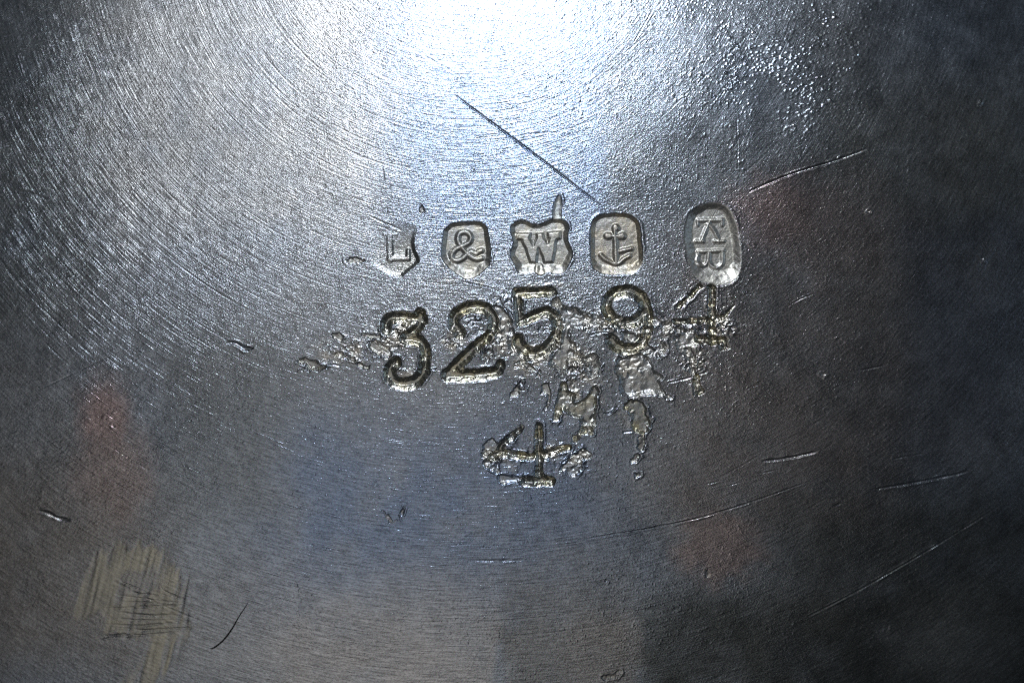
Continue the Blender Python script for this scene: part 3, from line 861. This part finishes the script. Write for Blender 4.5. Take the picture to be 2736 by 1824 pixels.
# the rest of the round plate beyond the close-up: shoulder, rim and underside
loop = [(j, 0) for j in range(NY)] + [(NY - 1, i) for i in range(1, NX)] + [(j, NX - 1) for j in range(NY - 2, -1, -1)] + [(0, i) for i in range(NX - 2, 0, -1)]
loop = np.array(loop)[::6]
lp = np.stack([XW[loop[:, 0], loop[:, 1]], YW[loop[:, 0], loop[:, 1]]], 1).astype(float)
n = len(lp)
zedge = ZP[loop[:, 0], loop[:, 1]]
verts, faces = [], []
RIM = 3600.0
dirs = lp / np.linalg.norm(lp, axis=1, keepdims=True)
rings = []
for t in np.linspace(0, 1, 9):
    q = lp * (1 - t) + dirs * RIM * t
    rr = (q ** 2).sum(1)
    z = -rr / (2 * DOME_R) * (1.0) + (zedge + (lp ** 2).sum(1) / (2 * DOME_R)) * (1 - t)
    rings.append(np.column_stack([q, z]))
zr = -RIM ** 2 / (2 * DOME_R)
for rad, dz in ((RIM + 30, -14), (RIM + 38, -40), (RIM + 30, -66), (RIM, -78)):
    rings.append(np.column_stack([dirs * rad, np.full(n, zr + dz)]))
for s in (0.75, 0.5, 0.25, 0.02):
    q = dirs * RIM * s
    rings.append(np.column_stack([q, -(q ** 2).sum(1) / (2 * DOME_R) - 78]))
A = np.concatenate(rings) * PX
for k in range(len(rings) - 1):
    for i in range(n):
        a, b = k * n + i, k * n + (i + 1) % n
        faces.append((a, b, b + n, a + n))
me = bpy.data.meshes.new('plate_rim')
me.from_pydata(A.tolist(), [], faces)
me.polygons.foreach_set('use_smooth', np.ones(len(me.polygons), bool))
for nm, tp, v, key in (('tint', 'FLOAT_COLOR', (0.52, 0.565, 0.63, 1), 'color'), ('rough', 'FLOAT', (0.295,), 'value'), ('brush', 'FLOAT', (0.10,), 'value'), ('grain', 'FLOAT', (0.20,), 'value')):
    a = me.attributes.new(nm, tp, 'POINT')
    a.data.foreach_set(key, np.tile(np.array(v, np.float32), len(me.vertices)))
me.materials.append(MATS['plate'])
ob = bpy.data.objects.new('plate_rim', me)
ob.parent = root
col.objects.link(ob)

# ------------------------------------------------------------------ the hair lying on the metal
hp = curve(conv([(2058, 725), (2030, 775), (1960, 880), (1900, 985), (1850, 1060), (1790, 1135), (1740, 1180), (1690, 1218), (1665, 1227), (1645, 1226)], (130, 1430), 3.92), False, 4)
tl = np.linspace(0, 1, len(hp))
rad = 2.0 * np.clip(np.minimum((tl + 0.05) / 0.45, (1.03 - tl) / 0.25), 0.15, 1) + 0.15
vs, fs = [], []
NS = 7
for i, (u, v) in enumerate(hp):
    a = hp[max(0, i - 1)]
    b = hp[min(len(hp) - 1, i + 1)]
    tx, ty = b[0] - a[0], -(b[1] - a[1])
    L = math.hypot(tx, ty)
    px_, py_ = -ty / L, tx / L
    j0 = min(NY - 1, np.searchsorted(V, v))
    i0 = min(NX - 1, np.searchsorted(U, u))
    zz = ZP[j0 - 2:j0 + 3, i0 - 2:i0 + 3].max() + rad[i] * 0.9
    for k in range(NS):
        c, s = math.cos(2 * math.pi * k / NS), math.sin(2 * math.pi * k / NS)
        vs.append(((u - CU + px_ * c * rad[i]) * PX, (CV - v + py_ * c * rad[i]) * PX, (zz + s * rad[i]) * PX))
for i in range(len(hp) - 1):
    for k in range(NS):
        a, b = i * NS + k, i * NS + (k + 1) % NS
        fs.append((a, b, b + NS, a + NS))
fs.append(tuple(range(NS))[::-1])
fs.append(tuple(range((len(hp) - 1) * NS, len(hp) * NS)))
me = bpy.data.meshes.new('hair')
me.from_pydata(vs, [], fs)
me.polygons.foreach_set('use_smooth', np.ones(len(me.polygons), bool))
hm = bpy.data.materials.new('dark_hair')
hm.use_nodes = True
nt = hm.node_tree
b = nt.nodes['Principled BSDF']
b.inputs['Roughness'].default_value = 0.5
t_ = nt.nodes.new('ShaderNodeTexNoise')
t_.inputs['Scale'].default_value = 9000
cr = nt.nodes.new('ShaderNodeValToRGB')
cr.color_ramp.elements[0].color = (0.006, 0.005, 0.005, 1)
cr.color_ramp.elements[1].color = (0.020, 0.017, 0.014, 1)
nt.links.new(t_.outputs[0], cr.inputs[0])
nt.links.new(cr.outputs[0], b.inputs['Base Color'])
me.materials.append(hm)
hair = bpy.data.objects.new('hair', me)
hair['label'] = 'short curved black hair lying on the metal beside the yellowish rubbed patch'
hair['category'] = 'hair'
col.objects.link(hair)
